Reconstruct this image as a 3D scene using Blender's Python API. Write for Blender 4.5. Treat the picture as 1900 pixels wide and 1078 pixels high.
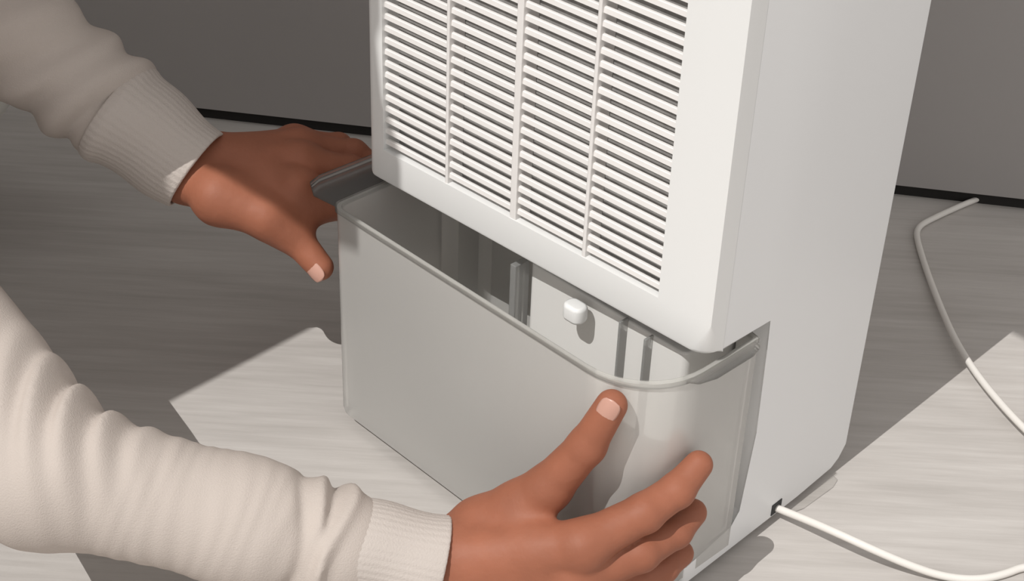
import bpy, bmesh, math, random
import numpy as np
from mathutils import Vector, Matrix

for _o in list(bpy.data.objects):
    bpy.data.objects.remove(_o, do_unlink=True)
scene = bpy.context.scene
COL = scene.collection
random.seed(4)

# ------------------------------------------------------------------ camera
cam_d = bpy.data.cameras.new('camera')
cam = bpy.data.objects.new('camera', cam_d)
COL.objects.link(cam)
scene.camera = cam
cam_d.sensor_width = 36.0
cam_d.sensor_fit = 'HORIZONTAL'
cam_d.lens = 3020.556 / 1900 * 36.0
cam_d.clip_start = 0.02
_pitch, _roll, _yaw = 0.5996, 0.0401, 0.7446
_f = Vector((-math.sin(_yaw) * math.cos(_pitch), math.cos(_yaw) * math.cos(_pitch), -math.sin(_pitch)))
_r0 = Vector((math.cos(_yaw), math.sin(_yaw), 0)); _u0 = _r0.cross(_f)
_r = math.cos(_roll) * _r0 + math.sin(_roll) * _u0
_u = -math.sin(_roll) * _r0 + math.cos(_roll) * _u0
_m = Matrix((_r, _u, -_f)).transposed().to_4x4()
_m.translation = Vector((0.6585, -0.7257, 0.8604))
cam.matrix_world = _m

# ------------------------------------------------------------------ light
world = bpy.data.worlds.new('world'); scene.world = world
world.use_nodes = True
_bg = world.node_tree.nodes['Background']
_bg.inputs['Color'].default_value = (1.0, 0.975, 0.95, 1)
_bg.inputs['Strength'].default_value = 0.74

sun_d = bpy.data.lights.new('sun', 'SUN')
sun = bpy.data.objects.new('sun', sun_d); COL.objects.link(sun)
sun_d.energy = 2.95
sun_d.angle = math.radians(0.12)
sun_d.color = (1.0, 0.98, 0.95)
SUN_EL = math.radians(55)
_sd = Vector((0.0, math.cos(SUN_EL), -math.sin(SUN_EL)))      # travel direction of the light
sun.rotation_euler = _sd.to_track_quat('-Z', 'Y').to_euler()

fill_lamp_d = bpy.data.lights.new('added_side_fill', 'AREA')  # added area lamp that fills the machine's right side, no window known there
fill_lamp = bpy.data.objects.new('added_side_fill', fill_lamp_d); COL.objects.link(fill_lamp)
fill_lamp_d.shape = 'RECTANGLE'; fill_lamp_d.size = 2.6; fill_lamp_d.size_y = 1.9
fill_lamp_d.energy = 6
fill_lamp_d.color = (0.97, 0.98, 1.0)
fill_lamp.location = (2.9, 0.3, 1.1)
fill_lamp.rotation_euler = Vector((-1, 0, 0)).to_track_quat('-Z', 'Z').to_euler()

scene.view_settings.view_transform = 'Standard'
scene.view_settings.look = 'None'
scene.view_settings.exposure = 0.0
scene.view_settings.gamma = 1.0
scene.view_settings.use_curve_mapping = False

# ------------------------------------------------------------------ materials
def new_mat(name):
    m = bpy.data.materials.new(name); m.use_nodes = True
    nt = m.node_tree; nt.nodes.clear()
    out = nt.nodes.new('ShaderNodeOutputMaterial')
    return m, nt, out

def principled(name, color, rough=0.5, spec=0.5, noise=None, bump=None, sss=0.0, metallic=0.0, coords='Object'):
    """noise = (scale, amount, stretch xyz), bump = (scale, strength, stretch xyz)"""
    m, nt, out = new_mat(name)
    b = nt.nodes.new('ShaderNodeBsdfPrincipled')
    nt.links.new(b.outputs[0], out.inputs[0])
    b.inputs['Base Color'].default_value = (*color, 1)
    b.inputs['Roughness'].default_value = rough
    b.inputs['Specular IOR Level'].default_value = spec
    b.inputs['Metallic'].default_value = metallic
    if sss:
        b.inputs['Subsurface Weight'].default_value = sss
        b.inputs['Subsurface Radius'].default_value = (0.012, 0.005, 0.003)
        b.inputs['Subsurface Scale'].default_value = 0.6
    tc = nt.nodes.new('ShaderNodeTexCoord')
    def mapped(stretch):
        mp = nt.nodes.new('ShaderNodeMapping')
        mp.inputs['Scale'].default_value = stretch
        nt.links.new(tc.outputs[coords], mp.inputs[0])
        return mp.outputs[0]
    if noise:
        n = nt.nodes.new('ShaderNodeTexNoise'); n.inputs['Scale'].default_value = noise[0]
        n.inputs['Detail'].default_value = 4
        nt.links.new(mapped(noise[2]), n.inputs['Vector'])
        r = nt.nodes.new('ShaderNodeMapRange')
        r.inputs[1].default_value = 0.3; r.inputs[2].default_value = 0.7
        r.inputs[3].default_value = 1 - noise[1]; r.inputs[4].default_value = 1 + noise[1]
        nt.links.new(n.outputs['Fac'], r.inputs[0])
        mx = nt.nodes.new('ShaderNodeVectorMath'); mx.operation = 'SCALE'
        mx.inputs[0].default_value = color
        nt.links.new(r.outputs[0], mx.inputs['Scale'])
        nt.links.new(mx.outputs[0], b.inputs['Base Color'])
    if bump:
        n = nt.nodes.new('ShaderNodeTexNoise'); n.inputs['Scale'].default_value = bump[0]
        n.inputs['Detail'].default_value = 3
        nt.links.new(mapped(bump[2]), n.inputs['Vector'])
        bp = nt.nodes.new('ShaderNodeBump'); bp.inputs['Strength'].default_value = bump[1]
        bp.inputs['Distance'].default_value = 0.002
        nt.links.new(n.outputs['Fac'], bp.inputs['Height'])
        nt.links.new(bp.outputs[0], b.inputs['Normal'])
    return m

def floor_material():
    m, nt, out = new_mat('grey_wood_floor')
    b = nt.nodes.new('ShaderNodeBsdfPrincipled')
    nt.links.new(b.outputs[0], out.inputs[0])
    b.inputs['Roughness'].default_value = 0.55
    b.inputs['Specular IOR Level'].default_value = 0.15
    tc = nt.nodes.new('ShaderNodeTexCoord')
    mp = nt.nodes.new('ShaderNodeMapping')
    mp.inputs['Rotation'].default_value = (0, 0, math.radians(-41))
    nt.links.new(tc.outputs['Object'], mp.inputs[0])
    def grain(sx, sy, scale, detail):
        q = nt.nodes.new('ShaderNodeMapping'); q.inputs['Scale'].default_value = (sx, sy, 1)
        nt.links.new(mp.outputs[0], q.inputs[0])
        n = nt.nodes.new('ShaderNodeTexNoise'); n.inputs['Scale'].default_value = scale
        n.inputs['Detail'].default_value = detail; n.inputs['Roughness'].default_value = 0.65
        nt.links.new(q.outputs[0], n.inputs['Vector'])
        return n.outputs['Fac']
    fine = grain(2.5, 40, 3.0, 5)
    broad = grain(1.0, 6, 2.2, 3)
    mix = nt.nodes.new('ShaderNodeMath'); mix.operation = 'ADD'
    nt.links.new(fine, mix.inputs[0]); nt.links.new(broad, mix.inputs[1])
    ramp = nt.nodes.new('ShaderNodeValToRGB')
    ramp.color_ramp.elements[0].position = 0.36; ramp.color_ramp.elements[0].color = (0.415, 0.388, 0.365, 1)
    ramp.color_ramp.elements[1].position = 0.64; ramp.color_ramp.elements[1].color = (0.535, 0.507, 0.482, 1)
    half = nt.nodes.new('ShaderNodeMath'); half.operation = 'MULTIPLY'; half.inputs[1].default_value = 0.5
    nt.links.new(mix.outputs[0], half.inputs[0])
    nt.links.new(half.outputs[0], ramp.inputs[0])
    nt.links.new(ramp.outputs[0], b.inputs['Base Color'])
    bp = nt.nodes.new('ShaderNodeBump'); bp.inputs['Strength'].default_value = 0.25; bp.inputs['Distance'].default_value = 0.001
    nt.links.new(fine, bp.inputs['Height']); nt.links.new(bp.outputs[0], b.inputs['Normal'])
    return m

def tank_material(name, col, clear, rough):
    m, nt, out = new_mat(name)
    def node(t): return nt.nodes.new(t)
    tr = node('ShaderNodeBsdfTransparent'); tr.inputs[0].default_value = (0.95, 0.95, 0.94, 1)
    tl = node('ShaderNodeBsdfTranslucent'); tl.inputs[0].default_value = (*col, 1)
    df = node('ShaderNodeBsdfDiffuse'); df.inputs[0].default_value = (*col, 1)
    gl = node('ShaderNodeBsdfGlossy'); gl.inputs['Roughness'].default_value = rough
    m1 = node('ShaderNodeMixShader'); m1.inputs[0].default_value = 0.3
    nt.links.new(df.outputs[0], m1.inputs[1]); nt.links.new(tl.outputs[0], m1.inputs[2])
    m2 = node('ShaderNodeMixShader'); m2.inputs[0].default_value = clear
    nt.links.new(m1.outputs[0], m2.inputs[1]); nt.links.new(tr.outputs[0], m2.inputs[2])
    fr = node('ShaderNodeFresnel'); fr.inputs['IOR'].default_value = 1.35
    m3 = node('ShaderNodeMixShader')
    nt.links.new(fr.outputs[0], m3.inputs[0])
    nt.links.new(m2.outputs[0], m3.inputs[1]); nt.links.new(gl.outputs[0], m3.inputs[2])
    nt.links.new(m3.outputs[0], out.inputs[0])
    return m

M = {
    'floor': floor_material(),
    'wall': principled('grey_paint', (0.36, 0.34, 0.33), 0.85, 0.2, noise=(3, 0.03, (1, 1, 1))),
    'gap': principled('gap_shade_black', (0.03, 0.028, 0.027), 0.8, 0.1),  # shade of the floor gap put into the colour
    'white': principled('white_plastic', (0.80, 0.80, 0.79), 0.38, 0.4, bump=(60, 0.02, (1, 1, 1))),
    'white_side': principled('white_shell_plastic', (0.80, 0.80, 0.80), 0.42, 0.4),
    'slat': principled('warm_white_plastic', (0.80, 0.775, 0.755), 0.45, 0.35),
    'filter': principled('grey_filter', (0.30, 0.29, 0.28), 0.8, 0.2, noise=(120, 0.15, (1, 1, 1))),
    'inner': principled('light_grey_inner_plastic', (0.72, 0.715, 0.70), 0.5, 0.3),
    'dark': principled('dark_rubber', (0.05, 0.05, 0.05), 0.7, 0.2),
    'tank': tank_material('frosted_clear_plastic', (0.97, 0.95, 0.915), 0.46, 0.25),
    'lip': tank_material('clear_plastic', (0.88, 0.85, 0.82), 0.90, 0.15),
    'rib': tank_material('grey_clear_plastic', (0.74, 0.74, 0.73), 0.66, 0.25),
    'chamber': principled('milky_plastic', (0.74, 0.73, 0.71), 0.5, 0.3),
    'cord': principled('cream_cord', (0.72, 0.69, 0.65), 0.5, 0.3),
    'skin': principled('skin', (0.305, 0.112, 0.064), 0.58, 0.3, noise=(28, 0.10, (1, 1, 1)), bump=(160, 0.18, (1, 1, 1)), sss=0.12),
    'nail': principled('nail', (0.54, 0.30, 0.235), 0.3, 0.5),
    'knit': principled('beige_knit', (0.49, 0.432, 0.392), 0.9, 0.1, noise=(14, 0.04, (1, 1, 1)), bump=(900, 0.25, (1, 1, 1))),
    'cuff': principled('beige_rib_knit', (0.50, 0.448, 0.412), 0.9, 0.1, bump=(700, 0.3, (1, 1, 1))),
    'trouser': principled('off_white_cotton', (0.74, 0.74, 0.70), 0.9, 0.1, noise=(8, 0.04, (1, 1, 1))),
    'hair': principled('dark_brown_hair', (0.035, 0.022, 0.015), 0.55, 0.3, bump=(60, 0.5, (1, 1, 6))),
    'eye': principled('eye', (0.75, 0.73, 0.70), 0.2, 0.5),
}

# ------------------------------------------------------------------ mesh helpers
def link(name, mesh, mat, parent=None, smooth=False):
    o = bpy.data.objects.new(name, mesh); COL.objects.link(o)
    if mat is not None and not mesh.materials:
        mesh.materials.append(M[mat] if isinstance(mat, str) else mat)
    if parent is not None:
        o.parent = parent
    if smooth:
        mesh.polygons.foreach_set('use_smooth', [True] * len(mesh.polygons))
    return o

def empty(name, loc=(0, 0, 0)):
    o = bpy.data.objects.new(name, None); COL.objects.link(o)
    o.location = loc; o.empty_display_size = 0.05
    return o

def tag(o, label=None, category=None, group=None, kind=None):
    for k, v in (('label', label), ('category', category), ('group', group), ('kind', kind)):
        if v: o[k] = v
    return o

def bm_mesh(bm, name):
    bmesh.ops.recalc_face_normals(bm, faces=bm.faces)
    me = bpy.data.meshes.new(name); bm.to_mesh(me); bm.free()
    return me

def box(bm, x0, x1, y0, y1, z0, z1):
    v = [bm.verts.new((x, y, z)) for x in (x0, x1) for y in (y0, y1) for z in (z0, z1)]
    for f in ((0, 1, 3, 2), (4, 6, 7, 5), (0, 4, 5, 1), (2, 3, 7, 6), (0, 2, 6, 4), (1, 5, 7, 3)):
        bm.faces.new([v[i] for i in f])

def prism(bm, pts, axis, a0, a1):
    """extrude a closed polygon; axis 'x': pts are (y,z); 'z': pts are (x,y)"""
    def mk(p, a):
        return (a, p[0], p[1]) if axis == 'x' else ((p[0], a, p[1]) if axis == 'y' else (p[0], p[1], a))
    lo = [bm.verts.new(mk(p, a0)) for p in pts]; hi = [bm.verts.new(mk(p, a1)) for p in pts]
    bm.faces.new(lo); bm.faces.new(hi[::-1])
    n = len(pts)
    for i in range(n):
        bm.faces.new((lo[i], hi[i], hi[(i + 1) % n], lo[(i + 1) % n]))

def bevel_mod(o, width, seg=2, angle=35):
    b = o.modifiers.new('bevel', 'BEVEL'); b.width = width; b.segments = seg
    b.limit_method = 'ANGLE'; b.angle_limit = math.radians(angle)
    b.harden_normals = False
    for p in o.data.polygons: p.use_smooth = True
    w = o.modifiers.new('wn', 'WEIGHTED_NORMAL'); w.keep_sharp = True
    return o

def round_rect(x0, x1, y0, y1, radii, seg=8):
    """radii for corners (x0,y0),(x1,y0),(x1,y1),(x0,y1), counter-clockwise"""
    pts = []
    cs = [(x0, y0, 180), (x1, y0, 270), (x1, y1, 0), (x0, y1, 90)]
    for (cx, cy, a), r in zip(cs, radii):
        ox = cx + (r if cx == x0 else -r); oy = cy + (r if cy == y0 else -r)
        for i in range(seg + 1):
            t = math.radians(a + 90 * i / seg)
            pts.append((ox + r * math.cos(t), oy + r * math.sin(t)))
    return pts

# ------------------------------------------------------------------ setting
bm = bmesh.new(); box(bm, -4, 4, -2.26, 3.2, -0.05, 0)
tag(link('floor', bm_mesh(bm, 'floor'), 'floor'), 'light grey wood-grain floor, half sunlit and half in shade', kind='structure')

wt = Vector((0.0669 + 0.6434, 0.688 - 0.1994, 0)).normalized()
wall_rot = math.atan2(wt.y, wt.x)
bm = bmesh.new(); box(bm, -3.2, 3.2, 0, 0.12, 0.0140, 2.5)
w = link('wall_back', bm_mesh(bm, 'wall_back'), 'wall')
w.location = (-0.2883, 0.4437, 0); w.rotation_euler = (0, 0, wall_rot)
tag(w, 'dark grey flat panel behind the appliance with a thin shadow gap at its foot', kind='structure')
bm = bmesh.new(); box(bm, -3.2, 3.2, 0.006, 0.11, 0.0, 0.0140)  # strip closing the gap, near-black in place of its shade
w = link('gap_shade_strip', bm_mesh(bm, 'gap_shade_strip'), 'gap')
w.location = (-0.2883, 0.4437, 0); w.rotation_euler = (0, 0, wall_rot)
tag(w, 'black strip standing in for the shade in the gap under the grey panel', kind='structure')

# the window wall behind the photographer: its opening lets the sun in, its edge shades the left of the floor
bm = bmesh.new()
box(bm, -4, -0.277, -2.26, -2.2, 0, 4.4)
box(bm, 2.0, 4, -2.26, -2.2, 0, 4.4)
box(bm, -0.277, 2.0, -2.26, -2.2, 3.92, 4.4)
prism(bm, [(-0.277, 3.315), (-0.130, 3.340), (-0.130, 3.392), (-0.150, 3.44), (-0.162, 3.54), (-0.150, 3.57), (-0.165, 3.60), (-0.163, 3.93), (-0.277, 3.93)], 'y', -2.255, -2.205)  # added unseen haunch, shaped to shade the left margin of the front panel
tag(link('wall_front', bm_mesh(bm, 'wall_front'), 'white'), 'white window wall with a tall opening and an added shade-casting haunch', kind='structure')

# ------------------------------------------------------------------ dehumidifier
W2 = 0.1675; DEP = 0.214; ZB = 0.2167; HT = 0.72
GL, GR, GZ = -0.149, 0.1225, 0.2462
PITCH = 0.0094
ROWS = 44
GT = GZ + PITCH * ROWS
dh = empty('dehumidifier', (0, 0.1, 0))
tag(dh, 'tall white portable dehumidifier with louvred front grille standing on the grey floor', 'appliance')
def dpart(name, mesh, mat, parent=None, smooth=False):
    p = parent or dh
    o = link(name, mesh, mat, p, smooth)
    if p is dh:
        o.location = (0, -0.1, 0)
    return o

# front panel: frame with an opening for the grille and softly rounded long edges
bm = bmesh.new()
xs = (-W2, GL, GR, W2); zs = (ZB, GZ, GT, HT)
gf = [[bm.verts.new((x, 0, z)) for z in zs] for x in xs]
gb = [[bm.verts.new((x, 0.0174, z)) for z in zs] for x in xs]
for i in range(3):
    for j in range(3):
        if (i, j) == (1, 1): continue
        bm.faces.new((gf[i][j], gf[i + 1][j], gf[i + 1][j + 1], gf[i][j + 1]))
        bm.faces.new((gb[i][j + 1], gb[i + 1][j + 1], gb[i + 1][j], gb[i][j]))
def quad(a, b, c, d): bm.faces.new((a, b, c, d))
for i in range(3):
    quad(gf[i][0], gb[i][0], gb[i + 1][0], gf[i + 1][0]); quad(gf[i][3], gf[i + 1][3], gb[i + 1][3], gb[i][3])
    quad(gf[0][i], gf[0][i + 1], gb[0][i + 1], gb[0][i]); quad(gf[3][i], gb[3][i], gb[3][i + 1], gf[3][i + 1])
quad(gf[1][1], gb[1][1], gb[1][2], gf[1][2]); quad(gf[2][1], gf[2][2], gb[2][2], gb[2][1])
quad(gf[1][1], gf[2][1], gb[2][1], gb[1][1]); quad(gf[1][2], gb[1][2], gb[2][2], gf[2][2])
bm.edges.ensure_lookup_table()
ve = [e for e in bm.edges if all(abs(abs(v.co.x) - W2) < 1e-6 and abs(v.co.y) < 1e-6 for v in e.verts)]
bmesh.ops.bevel(bm, geom=[e for e in ve if e.verts[0].co.x > 0], offset=0.017, segments=8, profile=0.5, affect='EDGES')
bmesh.ops.bevel(bm, geom=[e for e in bm.edges if all(v.co.x < -W2 + 1e-6 and abs(v.co.y) < 1e-6 for v in e.verts)], offset=0.008, segments=6, profile=0.5, affect='EDGES')
ce = [e for e in bm.edges if all(abs(v.co.z - ZB) < 1e-6 and v.co.y < 0.0172 for v in e.verts) and len(e.link_faces) == 2 and abs(e.calc_face_angle(0)) > 0.5]
bmesh.ops.bevel(bm, geom=ce, offset=0.005, segments=3, profile=0.5, affect='EDGES')
fp = dpart('front_panel', bm_mesh(bm, 'front_panel'), 'white')
for p in fp.data.polygons: p.use_smooth = True
fp.data.set_sharp_from_angle(angle=math.radians(28))

# right side panel with the cut-out for the tank and its finger grip
side = [(0.0173, HT), (0.0173, 0.2170), (0.0735, 0.2185), (0.0725, 0.19), (0.0750, 0.115), (0.0700, 0.042), (0.060, 0.030),
        (0.004, 0.028), (0.004, 0.007), (0.148, 0.007), (0.196, 0.0075), (DEP - 0.008, 0.013), (DEP, 0.024), (DEP, HT)]
for sx in (1, -1):
    bm = bmesh.new(); prism(bm, side, 'x', sx * (W2 - 0.014), sx * W2)
    se = [e for e in bm.edges if all(abs(abs(v.co.x) - W2) < 1e-6 for v in e.verts) and not all(v.co.y < 0.02 and v.co.z > 0.2 for v in e.verts)]
    bmesh.ops.bevel(bm, geom=se, offset=0.0024, segments=3, profile=0.5, affect='EDGES')
    sp = dpart('side_panel', bm_mesh(bm, 'side_panel'), 'white_side')
    for p in sp.data.polygons: p.use_smooth = True
    sp.data.set_sharp_from_angle(angle=math.radians(32))
bm = bmesh.new(); box(bm, -W2 + 0.013, W2 - 0.013, DEP - 0.012, DEP - 0.001, 0.012, HT)
dpart('back_panel', bm_mesh(bm, 'back_panel'), 'white_side')
bm = bmesh.new(); prism(bm, round_rect(-W2, W2, 0.0, DEP, (0.017, 0.017, 0.01, 0.01)), 'z', HT, HT + 0.02)
bevel_mod(dpart('top_cover', bm_mesh(bm, 'top_cover'), 'white'), 0.006, 3)
bm = bmesh.new(); prism(bm, round_rect(-W2 + 0.013, W2 - 0.013, 0.006, DEP - 0.002, (0.01,) * 4), 'z', 0.007, 0.0245)
dpart('base', bm_mesh(bm, 'base'), 'white_side')
bm = bmesh.new(); box(bm, -W2 + 0.013, W2 - 0.013, 0.105, 0.112, 0.0245, 0.30)
dpart('inner_wall', bm_mesh(bm, 'inner_wall'), 'inner')
bm = bmesh.new(); box(bm, -W2 + 0.013, W2 - 0.013, 0.022, 0.106, 0.222, 0.228)
dpart('tank_bay_ceiling', bm_mesh(bm, 'tank_bay_ceiling'), 'inner')
ft = bmesh.new(); prism(ft, round_rect(-0.012, 0.012, -0.012, 0.012, (0.011,) * 4, 4), 'z', 0.0, 0.008)
ft = bm_mesh(ft, 'foot'); ft.materials.append(M['dark'])
for fx in (-0.13, 0.13):
    for fy in (0.035, 0.175):
        o = link('foot', ft, None, dh); o.location = (fx, fy - 0.1, 0)

# grille: grey filter sheet, louvre slats in four columns, dividers
bm = bmesh.new(); box(bm, GL - 0.004, GR + 0.004, 0.0165, 0.022, GZ - 0.004, GT + 0.004)
gr = dpart('grille', bm_mesh(bm, 'grille'), 'filter')
cw = (GR - GL) / 4
DIVW = (0.0028, 0.0058, 0.0030)
edges = [GL + cw * i for i in range(5)]
spans = []
for i in range(4):
    a = edges[i] + (DIVW[i - 1] / 2 if i else 0.0); b = edges[i + 1] - (DIVW[i] / 2 if i < 3 else 0.0)
    spans.append((a - 0.0006, b + 0.0006))
for i in range(4):
    a, b = spans[i]; L = (b - a) / 2
    bm = bmesh.new()
    prof = [(0.0, 0.0004), (0.0003, 0.0038), (0.0010, 0.0043), (0.0026, 0.0044), (0.0026, 0.0004), (0.0010, 0.0)]
    prism(bm, [(0.0025 + p[0], p[1]) for p in prof], 'x', -L, L)
    sm = bm_mesh(bm, 'slat'); sm.materials.append(M['slat'])
    for k in range(ROWS):
        o = link('slat', sm, None, gr); o.location = ((a + b) / 2, 0, GZ + 0.0042 + PITCH * k)
for i, dw in enumerate(DIVW):
    bm = bmesh.new(); box(bm, edges[i + 1] - dw / 2, edges[i + 1] + dw / 2, 0.0004, 0.0165, GZ - 0.001, GT + 0.001)
    bevel_mod(dpart('divider', bm_mesh(bm, 'divider'), 'slat', gr), 0.0008, 2)

# finger-grip liner behind the cut-out
bm = bmesh.new(); prism(bm, [(0.030, 0.2185), (0.0735, 0.2185), (0.0735, 0.028), (0.069, 0.028), (0.069, 0.212), (0.030, 0.212)], 'x', W2 - 0.024, W2 - 0.0135)
dpart('grip_recess', bm_mesh(bm, 'grip_recess'), 'inner')

# power cord
cu = bpy.data.curves.new('power_cord', 'CURVE'); cu.dimensions = '3D'
cu.bevel_depth = 0.0031; cu.bevel_resolution = 3; cu.resolution_u = 10
pts = [(0.1600, 0.1200, 0.0120), (0.1708, 0.1212, 0.0128), (0.1963, 0.1214, 0.0180), (0.2248, 0.1222, 0.0220), (0.2503, 0.1281, 0.0200), (0.2761, 0.1419, 0.0120),
       (0.2964, 0.1568, 0.0050), (0.3147, 0.1731, 0.0034), (0.3263, 0.1924, 0.0034), (0.3340, 0.2160, 0.0034), (0.372, 0.262, 0.0034), (0.392, 0.300, 0.006), (0.362, 0.330, 0.010),
       (0.310, 0.335, 0.011), (0.2510, 0.3525, 0.0100), (0.1620, 0.4060, 0.0090), (0.085, 0.4840, 0.0050), (0.0220, 0.5540, 0.0034),
       (0.0105, 0.5740, 0.0034), (0.0110, 0.5960, 0.0034), (0.0200, 0.655, 0.0034), (0.024, 0.672, 0.0034)]
s = cu.splines.new('NURBS'); s.points.add(len(pts) - 1)
for p, c in zip(s.points, pts): p.co = (*c, 1)
s.order_u = 3; s.use_endpoint_u = True
cu.materials.append(M['cord'])
_tmp = bpy.data.objects.new('cord_path', cu); COL.objects.link(_tmp)
bpy.context.view_layer.update()
_me = bpy.data.meshes.new_from_object(_tmp.evaluated_get(bpy.context.evaluated_depsgraph_get()))
bpy.data.objects.remove(_tmp, do_unlink=True)
_me.name = 'power_cord'
cord = dpart('power_cord', _me, 'cord', None, True)
cord['label'] = 'cream power cord looping over the floor'
bm = bmesh.new(); box(bm, W2 - 0.004, W2 + 0.0006, 0.1135, 0.126, 0.009, 0.0195)
dpart('cord_outlet', bm_mesh(bm, 'cord_outlet'), 'dark')

# ------------------------------------------------------------------ water tank (pulled out of the bay, right end a little further)
tank = empty('water_tank', (0.0015, -0.0495, 0.0125))
tank.rotation_euler = (0, 0, math.radians(-2.4))
tag(tank, 'frosted translucent water tank half pulled out from under the grille', 'tank')
TW, TD, TH, TT = 0.163, 0.148, 0.1965, 0.0024
def tank_outline(inset):
    w, wr, ys = TW - inset, 0.1465 - inset, 0.113 - inset
    pts = []
    for cx, cy, r, a0 in ((-w + 0.010, inset + 0.010, 0.010, 180), (w - 0.055, inset + 0.055, 0.055, 270)):
        rr = r
        for i in range(11):
            t = math.radians(a0 + 9 * i); pts.append((cx + rr * math.cos(t), cy + rr * math.sin(t)))
    pts += [(w, ys), (wr, ys + 0.004), (wr, TD - inset - 0.008), (wr - 0.008, TD - inset), (-wr + 0.008, TD - inset), (-wr, TD - inset - 0.008), (-wr, ys + 0.004), (-w, ys)]
    return pts
outer = tank_outline(0.0); inner = tank_outline(TT)
bm = bmesh.new()
n = len(outer)
ob = [bm.verts.new((x, y, 0.004)) for x, y in outer]; ot = [bm.verts.new((x, y, TH)) for x, y in outer]
ib = [bm.verts.new((x, y, 0.004 + TT)) for x, y in inner]; it = [bm.verts.new((x, y, TH)) for x, y in inner]
fb = [bm.verts.new((x * 0.985, 0.004 + (y - 0.004) * 0.97, 0)) for x, y in outer]
for i in range(n):
    j = (i + 1) % n
    bm.faces.new((ob[i], ob[j], ot[j], ot[i])); bm.faces.new((ib[j], ib[i], it[i], it[j]))
    bm.faces.new((ot[i], ot[j], it[j], it[i])); bm.faces.new((fb[i], fb[j], ob[j], ob[i]))
bm.faces.new(ib); bm.faces.new(fb[::-1])
tb = link('tank_shell', bm_mesh(bm, 'tank_shell'), 'tank', tank)
for p in tb.data.polygons: p.use_smooth = len(p.vertices) == 4
tb.data.set_sharp_from_angle(angle=math.radians(40))
# rim bead along the front and side lips used as grips
bm = bmesh.new()
bead = [(x + (0.0012 if x > 0 else -0.0012), y - 0.0012 if y < 0.05 else y) for x, y in outer]
o1 = [bm.verts.new((x, y, TH - 0.003)) for x, y in bead]; o2 = [bm.verts.new((x, y, TH + 0.0008)) for x, y in bead]
i1 = [bm.verts.new((x, y, TH - 0.003)) for x, y in inner]; i2 = [bm.verts.new((x, y, TH + 0.0008)) for x, y in inner]
for i in range(n):
    j = (i + 1) % n
    for a, b in ((o1, o2), (o2, i2), (i2, i1), (i1, o1)):
        bm.faces.new((a[i], a[j], b[j], b[i]))
link('rim', bm_mesh(bm, 'rim'), 'lip', tank)
for nm, pl in (('grip_lip', [(-TW + 0.001, 0.004), (-TW + 0.001, 0.110), (-TW - 0.034, 0.106), (-TW - 0.042, 0.085), (-TW - 0.044, 0.022), (-TW - 0.040, 0.010), (-TW - 0.024, 0.001)]),
               ('grip_lip', [(TW - 0.003, 0.040), (TW + 0.005, 0.046), (TW + 0.009, 0.060), (TW + 0.009, 0.098), (TW + 0.006, 0.108), (TW - 0.001, 0.110)])):
    bm = bmesh.new(); prism(bm, pl, 'z', TH - 0.0035, TH - 0.0005)
    bevel_mod(link(nm, bm_mesh(bm, nm), 'lip', tank), 0.001, 2)
# the closed inner chamber with its ribs, and the white float
bm = bmesh.new(); prism(bm, round_rect(-0.020, 0.134, 0.072, 0.138, (0.006,) * 4, 5), 'z', 0.004, 0.186)
bevel_mod(link('inner_chamber', bm_mesh(bm, 'inner_chamber'), 'chamber', tank), 0.002, 2)
for x0, y0, y1, z0, z1, th in ((-0.026, 0.058, 0.073, 0.02, 0.187, 0.006), (0.078, 0.064, 0.073, 0.02, 0.188, 0.0022), (0.102, 0.064, 0.073, 0.02, 0.186, 0.0022)):
    bm = bmesh.new(); box(bm, x0, x0 + th, y0, y1, z0, z1)
    bevel_mod(link('inner_rib', bm_mesh(bm, 'inner_rib'), 'rib', tank), 0.0008, 2)
bm = bmesh.new(); prism(bm, round_rect(0.032, 0.050, 0.052, 0.066, (0.006,) * 4, 5), 'z', 0.172, 0.186)
bevel_mod(link('float', bm_mesh(bm, 'float'), 'white', tank), 0.003, 2)

# ------------------------------------------------------------------ smooth solids (distance fields meshed with surface nets)
def A3(p): return np.array(p, dtype=np.float32)

def cone(p, a, b, ra, rb):
    a = A3(a); b = A3(b); ba = b - a
    pa = p - a
    h = np.clip(pa @ ba / max(float(ba @ ba), 1e-9), 0, 1)
    q = pa - h[:, None] * ba
    return np.sqrt((q * q).sum(1)) - (ra + (rb - ra) * h)

def ellipsoid(p, c, r, rot=None):
    q = p - A3(c)
    if rot is not None: q = q @ rot
    r = A3(r)
    k0 = np.sqrt(((q / r) ** 2).sum(1)) + 1e-9
    k1 = np.sqrt(((q / (r * r)) ** 2).sum(1)) + 1e-9
    return k0 * (k0 - 1.0) / k1

def smin(a, b, k):
    h = np.clip(0.5 + 0.5 * (b - a) / k, 0, 1)
    return b + (a - b) * h - k * h * (1 - h)

def smax(a, b, k): return -smin(-a, -b, k)

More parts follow.
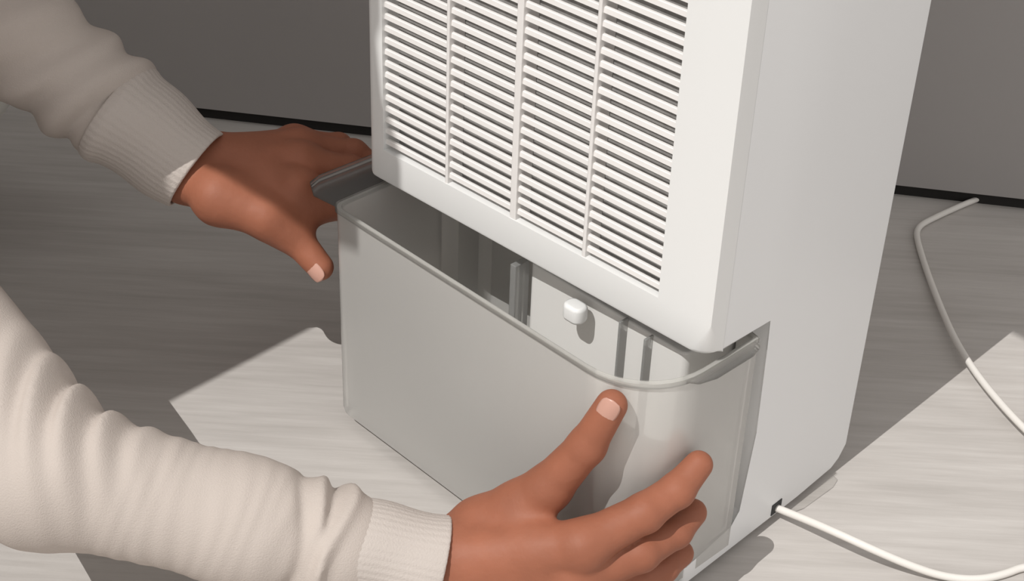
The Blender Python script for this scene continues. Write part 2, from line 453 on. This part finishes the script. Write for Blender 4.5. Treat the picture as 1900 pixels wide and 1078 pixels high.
def surface_nets(f, lo, hi, h):
    B = 8
    lo = np.array(lo, np.float64); nb = np.ceil((np.array(hi) - lo) / (B * h)).astype(int)
    gi = np.stack(np.meshgrid(*[np.arange(k) for k in nb], indexing='ij'), -1).reshape(-1, 3)
    cc = (lo + (gi + 0.5) * B * h).astype(np.float32)
    keep = np.abs(f(cc)) < B * h * 1.15
    gi = gi[keep]
    loc = np.stack(np.meshgrid(*[np.arange(B + 1)] * 3, indexing='ij'), -1).reshape(-1, 3)
    V = np.empty((len(gi), (B + 1) ** 3), np.float32)
    step = 400
    for s in range(0, len(gi), step):
        g = gi[s:s + step]
        pts = (lo + (g[:, None, :] * B + loc[None]) * h).astype(np.float32).reshape(-1, 3)
        V[s:s + step] = f(pts).reshape(len(g), -1)
    V = V.reshape(-1, B + 1, B + 1, B + 1)
    neg = V < 0
    acc = np.zeros((len(gi), B, B, B, 3), np.float32); cnt = np.zeros((len(gi), B, B, B), np.float32)
    def sub(A, c): return A[:, c[0]:c[0] + B, c[1]:c[1] + B, c[2]:c[2] + B]
    for ax in range(3):
        o = [k for k in range(3) if k != ax]
        for i in (0, 1):
            for j in (0, 1):
                c0 = [0, 0, 0]; c0[o[0]] = i; c0[o[1]] = j
                c1 = list(c0); c1[ax] = 1
                a = sub(V, c0); b = sub(V, c1)
                x = sub(neg, c0) != sub(neg, c1)
                t = np.where(x, a / np.where(x, a - b, 1), 0)
                for k in range(3):
                    if k == ax: acc[..., k] += t
                    else: acc[..., k] += np.where(x, c0[k], 0)
                cnt += x
    m = cnt > 0
    w = np.argwhere(m)
    cell = gi[w[:, 0]] * B + w[:, 1:]
    verts = lo + (cell + acc[m] / cnt[m][:, None]) * h
    D = (nb * B + 2).astype(np.int64)
    key = lambda c: (c[:, 0].astype(np.int64) * D[1] + c[:, 1]) * D[2] + c[:, 2]
    k = key(cell); order = np.argsort(k); ks = k[order]
    def find(c):
        q = key(c); p = np.clip(np.searchsorted(ks, q), 0, len(ks) - 1)
        return np.where(ks[p] == q, order[p], -1)
    faces = []
    for ax in range(3):
        b, c = (ax + 1) % 3, (ax + 2) % 3
        c1 = [0, 0, 0]; c1[ax] = 1
        n0 = sub(neg, (0, 0, 0))[m]; n1 = sub(neg, c1)[m]
        s = n0 != n1
        base = cell[s]; flip = n1[s]
        eb = np.zeros(3, int); eb[b] = 1; ec = np.zeros(3, int); ec[c] = 1
        q = np.stack([find(base), find(base - eb), find(base - eb - ec), find(base - ec)], 1)
        ok = (q >= 0).all(1); q = q[ok]; fl = flip[ok]
        q[fl] = q[fl][:, ::-1]
        faces.append(q)
    return verts, np.concatenate(faces)

def np_mesh(name, parts):
    vs, fs, off = [], [], 0
    for v, f in parts:
        vs.append(v); fs.append(f + off); off += len(v)
    v = np.concatenate(vs); f = np.concatenate(fs)
    me = bpy.data.meshes.new(name)
    me.vertices.add(len(v)); me.vertices.foreach_set('co', v.astype(np.float32).ravel())
    me.loops.add(f.size); me.loops.foreach_set('vertex_index', f.astype(np.int32).ravel())
    me.polygons.add(len(f)); me.polygons.foreach_set('loop_start', (np.arange(len(f)) * 4).astype(np.int32))
    me.polygons.foreach_set('use_smooth', np.ones(len(f), bool))
    me.update(); me.validate()
    return me

def chain(p, pts, k=0.004):
    """pts: list of (xyz, radius)"""
    d = None
    for (a, ra), (b, rb) in zip(pts[:-1], pts[1:]):
        c = cone(p, a, b, ra, rb)
        d = c if d is None else smin(d, c, k)
    return d

def nrm(v):
    v = np.array(v, float); return v / np.linalg.norm(v)

# ------------------------------------------------------------------ the person: joints
RJ = {
    'th_tip': (0.1372, -0.0590, 0.1955), 'th_ip': (0.1271, -0.0690, 0.1608), 'th_mcp': (0.1095, -0.0845, 0.1225), 'th_cmc': (0.0720, -0.1120, 0.0760),
    'i_mcp': (0.1500, -0.0935, 0.1020), 'i_pip': (0.1694, -0.0540, 0.1190), 'i_dip': (0.1755, -0.0275, 0.1270), 'i_tip': (0.1772, -0.0085, 0.1390),
    'm_mcp': (0.1500, -0.1000, 0.0760), 'm_pip': (0.1725, -0.0580, 0.0880), 'm_dip': (0.1772, -0.0270, 0.0905), 'm_tip': (0.1778, -0.0090, 0.0960),
    'r_mcp': (0.1440, -0.1030, 0.0520), 'r_pip': (0.1690, -0.0630, 0.0600), 'r_dip': (0.1752, -0.0345, 0.0600), 'r_tip': (0.1765, -0.0160, 0.0610),
    'p_mcp': (0.1340, -0.1040, 0.0310), 'p_pip': (0.1570, -0.0720, 0.0360), 'p_dip': (0.1660, -0.0500, 0.0330), 'p_tip': (0.1710, -0.0350, 0.0310),
    'wr_a': (0.0630, -0.1490, 0.0790), 'wr_b': (0.0720, -0.1590, 0.0500),
    'fore': (-0.0298, -0.2404, 0.0979), 'elb': (-0.1277, -0.3283, 0.1358), 'sho': (-0.42, -0.312, 0.210)}
LJ = {
    'th_tip': (-0.1775, -0.0430, 0.1450), 'th_ip': (-0.2000, -0.0475, 0.1630), 'th_mcp': (-0.2165, -0.0640, 0.1840), 'th_cmc': (-0.2500, -0.0810, 0.1930),
    'i_mcp': (-0.2213, -0.0310, 0.1920), 'i_pip': (-0.1990, -0.0050, 0.1800), 'i_dip': (-0.1840, 0.0120, 0.1720), 'i_tip': (-0.1735, 0.0260, 0.1640),
    'm_mcp': (-0.2380, -0.0100, 0.1995), 'm_pip': (-0.2160, 0.0240, 0.1880), 'm_dip': (-0.1920, 0.0360, 0.1800), 'm_tip': (-0.1745, 0.0430, 0.1740),
    'r_mcp': (-0.2560, 0.0050, 0.1995), 'r_pip': (-0.2330, 0.0420, 0.1900), 'r_dip': (-0.2060, 0.0540, 0.1760), 'r_tip': (-0.1860, 0.0610, 0.1690),
    'p_mcp': (-0.2740, 0.0140, 0.1940), 'p_pip': (-0.2570, 0.0470, 0.1860), 'p_dip': (-0.2350, 0.0560, 0.1700), 'p_tip': (-0.2200, 0.0640, 0.1640),
    'wr_a': (-0.3061, -0.0592, 0.2010), 'wr_b': (-0.2881, -0.0903, 0.1970),
    'fore': (-0.3998, -0.1350, 0.2780), 'elb': (-0.507, -0.191, 0.358), 'sho': (-0.60, -0.37, 0.47)}
FR = {'th': (0.0212, 0.0160, 0.0128, 0.0108), 'i': (0.0160, 0.0134, 0.0120, 0.0100), 'm': (0.0160, 0.0136, 0.0120, 0.0100),
      'r': (0.0150, 0.0128, 0.0114, 0.0096), 'p': (0.0138, 0.0112, 0.0100, 0.0086)}

def hand_sdf(J, palm_n, fill=False):
    """J joints, palm_n: unit vector out of the back of the hand"""
    nb = A3(palm_n)
    J = {k: A3(v) for k, v in J.items()}
    wr = (J['wr_a'] + J['wr_b']) / 2
    J['wr_a'] = wr + (J['wr_a'] - wr) * 0.62; J['wr_b'] = wr + (J['wr_b'] - wr) * 0.62
    pmin = np.min(list(J.values()), 0); 
    allp = np.array([v for k, v in J.items() if k not in ('elb', 'sho', 'fore')])
    lo, hi = allp.min(0) - 0.06, allp.max(0) + 0.06
    def fine(p):
        fingers = None
        for f in ('i', 'm', 'r', 'p'):
            r = FR[f]
            q = [J[f + '_mcp'], J[f + '_pip'], J[f + '_dip'], J[f + '_tip']]
            d = chain(p, list(zip(q, r)), 0.0035)
            # joint bulges on the back of the knuckles
            for jn, rr in ((1, r[1]), (2, r[2])):
                d = smin(d, np.sqrt((((p - (q[jn] + nb * 0.0016)) ** 2).sum(1))) - rr * 0.97, 0.003)
            fingers = d if fingers is None else smin(fingers, d, 0.0016)
        # palm: four metacarpals that merge into one slab
        palm = None
        for f, wgt in (('i', 0.12), ('m', 0.38), ('r', 0.66), ('p', 0.92)):
            a = J['wr_a'] * (1 - wgt) + J['wr_b'] * wgt
            d = cone(p, a, J[f + '_mcp'], 0.0185, FR[f][0] * 1.03)
            palm = d if palm is None else smin(palm, d, 0.016)
        for f in ('i', 'm', 'r', 'p'):
            palm = smin(palm, np.sqrt(((p - (J[f + '_mcp'] + nb * 0.003)) ** 2).sum(1)) - FR[f][0] * 0.93, 0.006)
        # tendons
        for f, wgt in (('i', 0.35), ('m', 0.5), ('r', 0.6)):
            a = (J['wr_a'] * (1 - wgt) + J['wr_b'] * wgt) + nb * 0.012
            palm = smin(palm, cone(p, a, J[f + '_mcp'] + nb * 0.011, 0.0035, 0.004), 0.006)
        d = smin(fingers, palm, 0.009)
        r = FR['th']
        th = chain(p, list(zip([J['th_cmc'], J['th_mcp'], J['th_ip'], J['th_tip']], r)), 0.005)
        th = smin(th, cone(p, wr, J['th_cmc'], 0.020, 0.0195), 0.014)
        # web between thumb and index
        web = cone(p, (J['th_mcp'] * 0.55 + J['th_cmc'] * 0.45), (J['i_mcp'] * 0.72 + wr * 0.28), 0.0125, 0.0125)
        d = smin(d, web, 0.014)
        if fill:
            d = smin(d, cone(p, J['th_mcp'] * 0.45 + J['th_ip'] * 0.55 - nb * 0.004, J['i_mcp'] * 0.35 + J['i_pip'] * 0.65 - nb * 0.008, 0.010, 0.010), 0.010)
            d = smin(d, cone(p, J['th_mcp'] - nb * 0.006, J['m_pip'] - nb * 0.012, 0.013, 0.012), 0.012)
        d = smin(d, th, 0.011)
        fa = smin(cone(p, J['wr_a'], J['fore'], 0.0205, 0.026), cone(p, J['wr_b'], J['fore'], 0.0200, 0.026), 0.01)
        d = smin(d, fa, 0.016)
        return d
    def f(p):
        out = chain(p, [(J['wr_a'] * 0.5 + J['wr_b'] * 0.5, 0.024), (J['fore'], 0.027), (J['elb'], 0.033), (J['sho'], 0.045)], 0.008)
        m = ((p > lo) & (p < hi)).all(1)
        if m.any():
            out = out.copy(); out[m] = np.minimum(out[m], fine(p[m]))
        return out
    b = np.array([J[k] for k in J if k not in ('sho',)])
    return f, b.min(0) - 0.07, b.max(0) + 0.07

NECK = (-0.515, -0.360, 0.385); HEAD = (-0.375, -0.300, 0.525); HIP = (-0.66, -0.60, 0.235)
_up = nrm(np.array(HEAD) - np.array(NECK)); _fw = nrm(np.cross(np.cross(_up, (0.75, 0.45, -0.5)), _up)); _rt = np.cross(_fw, _up)
HR = np.stack([_rt, _fw, _up], 1).astype(np.float32)          # head axes: right, forward, up
HC = A3(HEAD)
def hp(x, y, z): return HC + HR @ A3((x, y, z))
def head_sdf(p):
    d = ellipsoid(p, hp(0, -0.012, 0.025), (0.082, 0.102, 0.095), HR)
    d = smin(d, ellipsoid(p, hp(0, 0.022, -0.050), (0.060, 0.068, 0.072), HR), 0.03)
    d = smin(d, cone(p, hp(0, 0.096, 0.012), hp(0, 0.112, -0.028), 0.008, 0.013), 0.010)      # nose
    d = smin(d, cone(p, hp(-0.022, 0.088, -0.062), hp(0.022, 0.088, -0.062), 0.007, 0.007), 0.008)   # lips
    d = smin(d, cone(p, hp(-0.03, 0.088, 0.028), hp(0.03, 0.088, 0.028), 0.009, 0.009), 0.012)   # brow
    for s in (-1, 1):
        d = smax(d, -(np.sqrt(((p - hp(s * 0.032, 0.100, 0.010)) ** 2).sum(1)) - 0.014), 0.008)
        d = smin(d, ellipsoid(p, hp(s * 0.084, -0.008, -0.004), (0.010, 0.020, 0.034), HR), 0.006)
    d = smin(d, cone(p, hp(0, -0.02, -0.05), NECK, 0.058, 0.066), 0.03)
    return d

person = empty('person', (-0.61, -0.56, 0.0))
tag(person, 'person in a beige sweater crouching and pulling out the tank with both hands', 'person')
PO = np.array([-0.61, -0.56, 0.0])
def ppart(name, mesh, mat, parent=None):
    o = link(name, mesh, mat, parent or person)
    if parent is None: o.location = tuple(-PO)
    return o

_rf, _, _ = hand_sdf(RJ, nrm((0.45, -0.85, 0.05)))
_lf, _, _ = hand_sdf(LJ, nrm((-0.25, -0.25, 0.93)), True)
def body_sdf(p):
    d = np.minimum(_rf(p), _lf(p))
    d = smin(d, chain(p, [(HIP, 0.075), ((-0.58, -0.46, 0.30), 0.070), ((-0.53, -0.38, 0.34), 0.060), (NECK, 0.058)], 0.02), 0.02)
    d = smin(d, cone(p, RJ['sho'], LJ['sho'], 0.045, 0.045), 0.02)
    m = (np.abs(p - HC) < 0.30).all(1)
    if m.any():
        d = d.copy(); d[m] = smin(d[m], head_sdf(p[m]), 0.02)
    return d
body = ppart('body', np_mesh('body', [surface_nets(body_sdf, (-0.76, -0.70, 0.0), (0.22, 0.10, 0.68), 0.0017)]), 'skin')

# hair as a shell over the skull
def hair_sdf(p):
    d = ellipsoid(p, hp(0, -0.018, 0.034), (0.092, 0.108, 0.100), HR)
    q = (p - HC) @ HR
    face = 0.0 + (q[:, 1] * 0.9 - q[:, 2] * 0.55 - 0.020)
    return smax(smax(d, face, 0.012), -(q[:, 2] + 0.055 + 0.3 * q[:, 1]), 0.012)
ppart('hair', np_mesh('hair', [surface_nets(hair_sdf, HC - 0.22, HC + 0.22, 0.0045)]), 'hair')
for s in (-1, 1):
    bm = bmesh.new(); bmesh.ops.create_uvsphere(bm, u_segments=14, v_segments=10, radius=0.0125)
    e = ppart('eye', bm_mesh(bm, 'eye'), 'eye'); c = hp(s * 0.032, 0.0775, 0.010)
    e.location = tuple(np.array(c, float) - PO)

# finger nails
def nail(tip, direction, normal, w, l, rad):
    d = nrm(direction); n_ = np.array(normal, float); n_ = nrm(n_ - d * (n_ @ d)); s = np.cross(d, n_)
    bm = bmesh.new(); NU, NV = 12, 12
    rows = []
    for i in range(NV + 1):
        v = -1 + 2 * i / NV
        row = []
        for j in range(NU + 1):
            u = -1 + 2 * j / NU
            lim = (1 - abs(v) ** 2.5) ** (1 / 2.5) if abs(v) < 1 else 0.0
            a = u * max(lim, 0.02) * w / rad
            pos = np.array(tip) + d * (v * l) + s * (math.sin(a) * rad) + n_ * (math.cos(a) * rad - 0.0009 * v * v)
            row.append(bm.verts.new(pos))
        rows.append(row)
    for i in range(NV):
        for j in range(NU):
            bm.faces.new((rows[i][j], rows[i][j + 1], rows[i + 1][j + 1], rows[i + 1][j]))
    o = ppart('fingernail', bm_mesh(bm, 'fingernail'), 'nail', body)
    for p in o.data.polygons: p.use_smooth = True
    sol = o.modifiers.new('solid', 'SOLIDIFY'); sol.thickness = 0.0012; sol.offset = 0
    return o
def unit_dir(J, a, b): return nrm(np.array(J[b]) - np.array(J[a]))
nail(np.array(RJ['th_tip']) + unit_dir(RJ, 'th_ip', 'th_tip') * 0.001, unit_dir(RJ, 'th_ip', 'th_tip'), (0.42, -0.80, 0.40), 0.0078, 0.0090, 0.0106)
nail(np.array(LJ['th_tip']) + unit_dir(LJ, 'th_ip', 'th_tip') * 0.001, unit_dir(LJ, 'th_ip', 'th_tip'), (0.30, -0.75, 0.10), 0.0072, 0.0085, 0.0106)

# ------------------------------------------------------------------ sweater
IMG_R = A3((0.7194, 0.6938, 0.0)); 
def axis_frame(a, b, ref):
    d = nrm(np.array(b) - np.array(a)); e1 = nrm(np.array(ref) - d * (np.array(ref) @ d)); e2 = np.cross(d, e1)
    return d.astype(np.float32), e1.astype(np.float32), e2.astype(np.float32)
VIEW = (0.56, -0.61, 0.56)
R_C0 = (0.0170, -0.1970, 0.0790)       # right cuff start
R_C1 = (0.0655, -0.1520, 0.0635)       # right cuff end
L_C0 = (-0.3490, -0.1030, 0.2375)
L_C1 = (-0.2880, -0.0745, 0.1985)
rd, r1, r2 = axis_frame(RJ['elb'], R_C0, VIEW)
ld, l1, l2 = axis_frame(LJ['elb'], L_C0, VIEW)
RE, LE = A3(RJ['elb']), A3(LJ['elb'])
RLEN = float(np.linalg.norm(A3(R_C0) - RE)); LLEN = float(np.linalg.norm(A3(L_C0) - LE))

def gauss(x, c, w): return np.exp(-((x - c) / w) ** 2)

def r_sleeve(p):
    d = cone(p, RE, (-0.0298, -0.2404, 0.0979), 0.0480, 0.0415)
    d = smin(d, cone(p, (-0.0298, -0.2404, 0.0979), R_C0, 0.0415, 0.0400), 0.02)
    d = smin(d, cone(p, RE, RJ['sho'], 0.0540, 0.056), 0.012)
    q = p - RE; s = q @ rd; a = np.arctan2(q @ r2, q @ r1)
    wob = 0.006 * np.sin(2 * a + 1.0)
    disp = 0.0042 * gauss(s + wob, RLEN - 0.004, 0.0050) + 0.0040 * gauss(s - wob * 0.8, RLEN - 0.017, 0.0046) + 0.0010 * gauss(s + wob * 1.4, RLEN - 0.040, 0.007)
    disp -= 0.0035 * gauss(s + wob * 0.3, RLEN - 0.0135, 0.0040) + 0.003 * gauss(s - wob, RLEN - 0.030, 0.005)
    lng = np.clip((s - 0.02) / 0.04, 0, 1) * np.clip((RLEN - 0.03 - s) / 0.03, 0, 1)
    disp += lng * 0.00035 * np.sin(2 * np.pi * s / 0.0125 + 1.7 * np.sin(s * 90 + 2 * a)) * (0.4 + 0.6 * np.sin(a * 1.5 + s * 40) ** 2)
    # folds gathered in the crook of the elbow
    ec = RE + A3((0.0, 0.025, 0.045)); e = p - ec
    wgt = np.exp(-((e * e).sum(1)) / 0.055 ** 2)
    xh = e @ IMG_R
    disp += wgt * 0.0042 * np.sin(2 * np.pi * xh / 0.021 + 2.5 * np.sin(e[:, 2] * 28))
    return d - disp

def l_sleeve(p):
    d = cone(p, LE, L_C0, 0.0510, 0.0435)
    d = smin(d, cone(p, LE, LJ['sho'], 0.0540, 0.066), 0.02)
    q = p - LE; s = q @ ld; a = np.arctan2(q @ l2, q @ l1)
    sl = s + 0.016 * np.sin(a + 0.4)
    disp = 0.0042 * gauss(sl, LLEN - 0.018, 0.009) - 0.0040 * gauss(sl, LLEN - 0.002, 0.006) - 0.0036 * gauss(sl, LLEN - 0.036, 0.008)
    disp += 0.0038 * gauss(s + 0.030 * np.sin(a - 0.6), LLEN - 0.060, 0.011) - 0.0034 * gauss(s + 0.030 * np.sin(a - 0.6), LLEN - 0.082, 0.010)
    disp += 0.0035 * gauss(s + 0.026 * np.sin(a - 0.2), LLEN - 0.105, 0.012) - 0.003 * gauss(s + 0.022 * np.sin(a - 0.2), LLEN - 0.130, 0.010)
    disp = disp * 1.05
    return d - disp

def torso(p):
    mid = (-0.58, -0.46, 0.30)
    d = cone(p, HIP, mid, 0.135, 0.125)
    d = smin(d, cone(p, mid, (-0.53, -0.38, 0.34), 0.125, 0.085), 0.05)
    d = smin(d, cone(p, RJ['sho'], LJ['sho'], 0.068, 0.068), 0.06)
    d = smin(d, cone(p, (-0.54, -0.38, 0.35), NECK, 0.085, 0.066), 0.03)
    d = smax(d, -cone(p, NECK, HEAD, 0.064, 0.064), 0.008)
    return d

tv, tf = surface_nets(lambda p: torso(p), np.array(HIP) - 0.22, (-0.3, -0.15, 0.62), 0.007)
sweater = ppart('sweater', np_mesh('sweater', [(tv, tf)]), 'knit')
for fn, lo, hi, st in ((r_sleeve, (-0.52, -0.44, 0.03), (0.09, -0.11, 0.31), 0.0022), (l_sleeve, (-0.70, -0.47, 0.14), (-0.26, 0.0, 0.58), 0.0022)):
    o = ppart('sleeve', np_mesh('sleeve', [surface_nets(fn, lo, hi, st)]), 'knit', sweater)

def cuff_sdf(c0, c1, ra, rb, flare):
    a, b = A3(c0), A3(c1); ax = nrm(b - a).astype(np.float32); L = float(np.linalg.norm(b - a))
    _, e1, e2 = axis_frame(a, b, VIEW)
    def f(p):
        q = p - a; s = q @ ax; rad = q - s[:, None] * ax; rr = np.sqrt((rad * rad).sum(1)); an = np.arctan2(q @ e2, q @ e1)
        t = np.clip(s / L, 0, 1)
        R = ra + (rb - ra) * t + flare * gauss(s, 0.004, 0.006) + 0.0007 * np.sin(an * 3 + 4 * t) + 0.0002 * np.cos(an * 44)
        R = R + 0.0012 * np.sin(2 * np.pi * t * 1.3 + 2 * np.sin(an)) 
        shell = np.abs(rr - R + 0.0016) - 0.0016
        return smax(shell, np.maximum(-s - 0.004, s - L), 0.0016)
    m = np.minimum(a, b) - 0.07; M_ = np.maximum(a, b) + 0.07
    return f, m, M_
for c0, c1, ra, rb, fl in (((0.0105, -0.2035, 0.0812), (0.0690, -0.1490, 0.0625), 0.0350, 0.0375, 0.0), (L_C0, L_C1, 0.0440, 0.0365, 0.0022)):
    f, lo, hi = cuff_sdf(c0, c1, ra, rb, fl)
    ppart('cuff', np_mesh('cuff', [surface_nets(f, lo, hi, 0.0011)]), 'cuff', sweater)

# ------------------------------------------------------------------ trousers
def trousers(p):
    lk, rk = (-0.662, -0.088, 0.158), (-0.46, -0.42, 0.07)
    d = cone(p, (-0.71, -0.61, 0.21), lk, 0.098, 0.066)
    d = smin(d, cone(p, lk, (-0.72, -0.55, 0.055), 0.060, 0.046), 0.02)
    d = smin(d, smin(cone(p, (-0.59, -0.63, 0.20), rk, 0.095, 0.064), cone(p, rk, (-0.56, -0.74, 0.055), 0.058, 0.045), 0.02), 0.02)
    d = smin(d, cone(p, (-0.71, -0.61, 0.20), (-0.59, -0.63, 0.20), 0.105, 0.105), 0.04)
    return d
ppart('trousers', np_mesh('trousers', [surface_nets(trousers, (-0.9, -0.9, -0.02), (-0.3, 0.1, 0.4), 0.006)]), 'trouser')
for c, dv in (((-0.72, -0.60, 0.040), (0.0, -0.13, 0.0)), ((-0.56, -0.79, 0.040), (0.0, -0.13, 0.0))):
    c = A3(c)
    ppart('shoe', np_mesh('shoe', [surface_nets(lambda p: smin(cone(p, c, c + A3(dv), 0.040, 0.034), cone(p, c + A3((0, 0.03, 0.02)), c, 0.042, 0.042), 0.02), c - 0.22, c + 0.22, 0.006)]), 'dark')
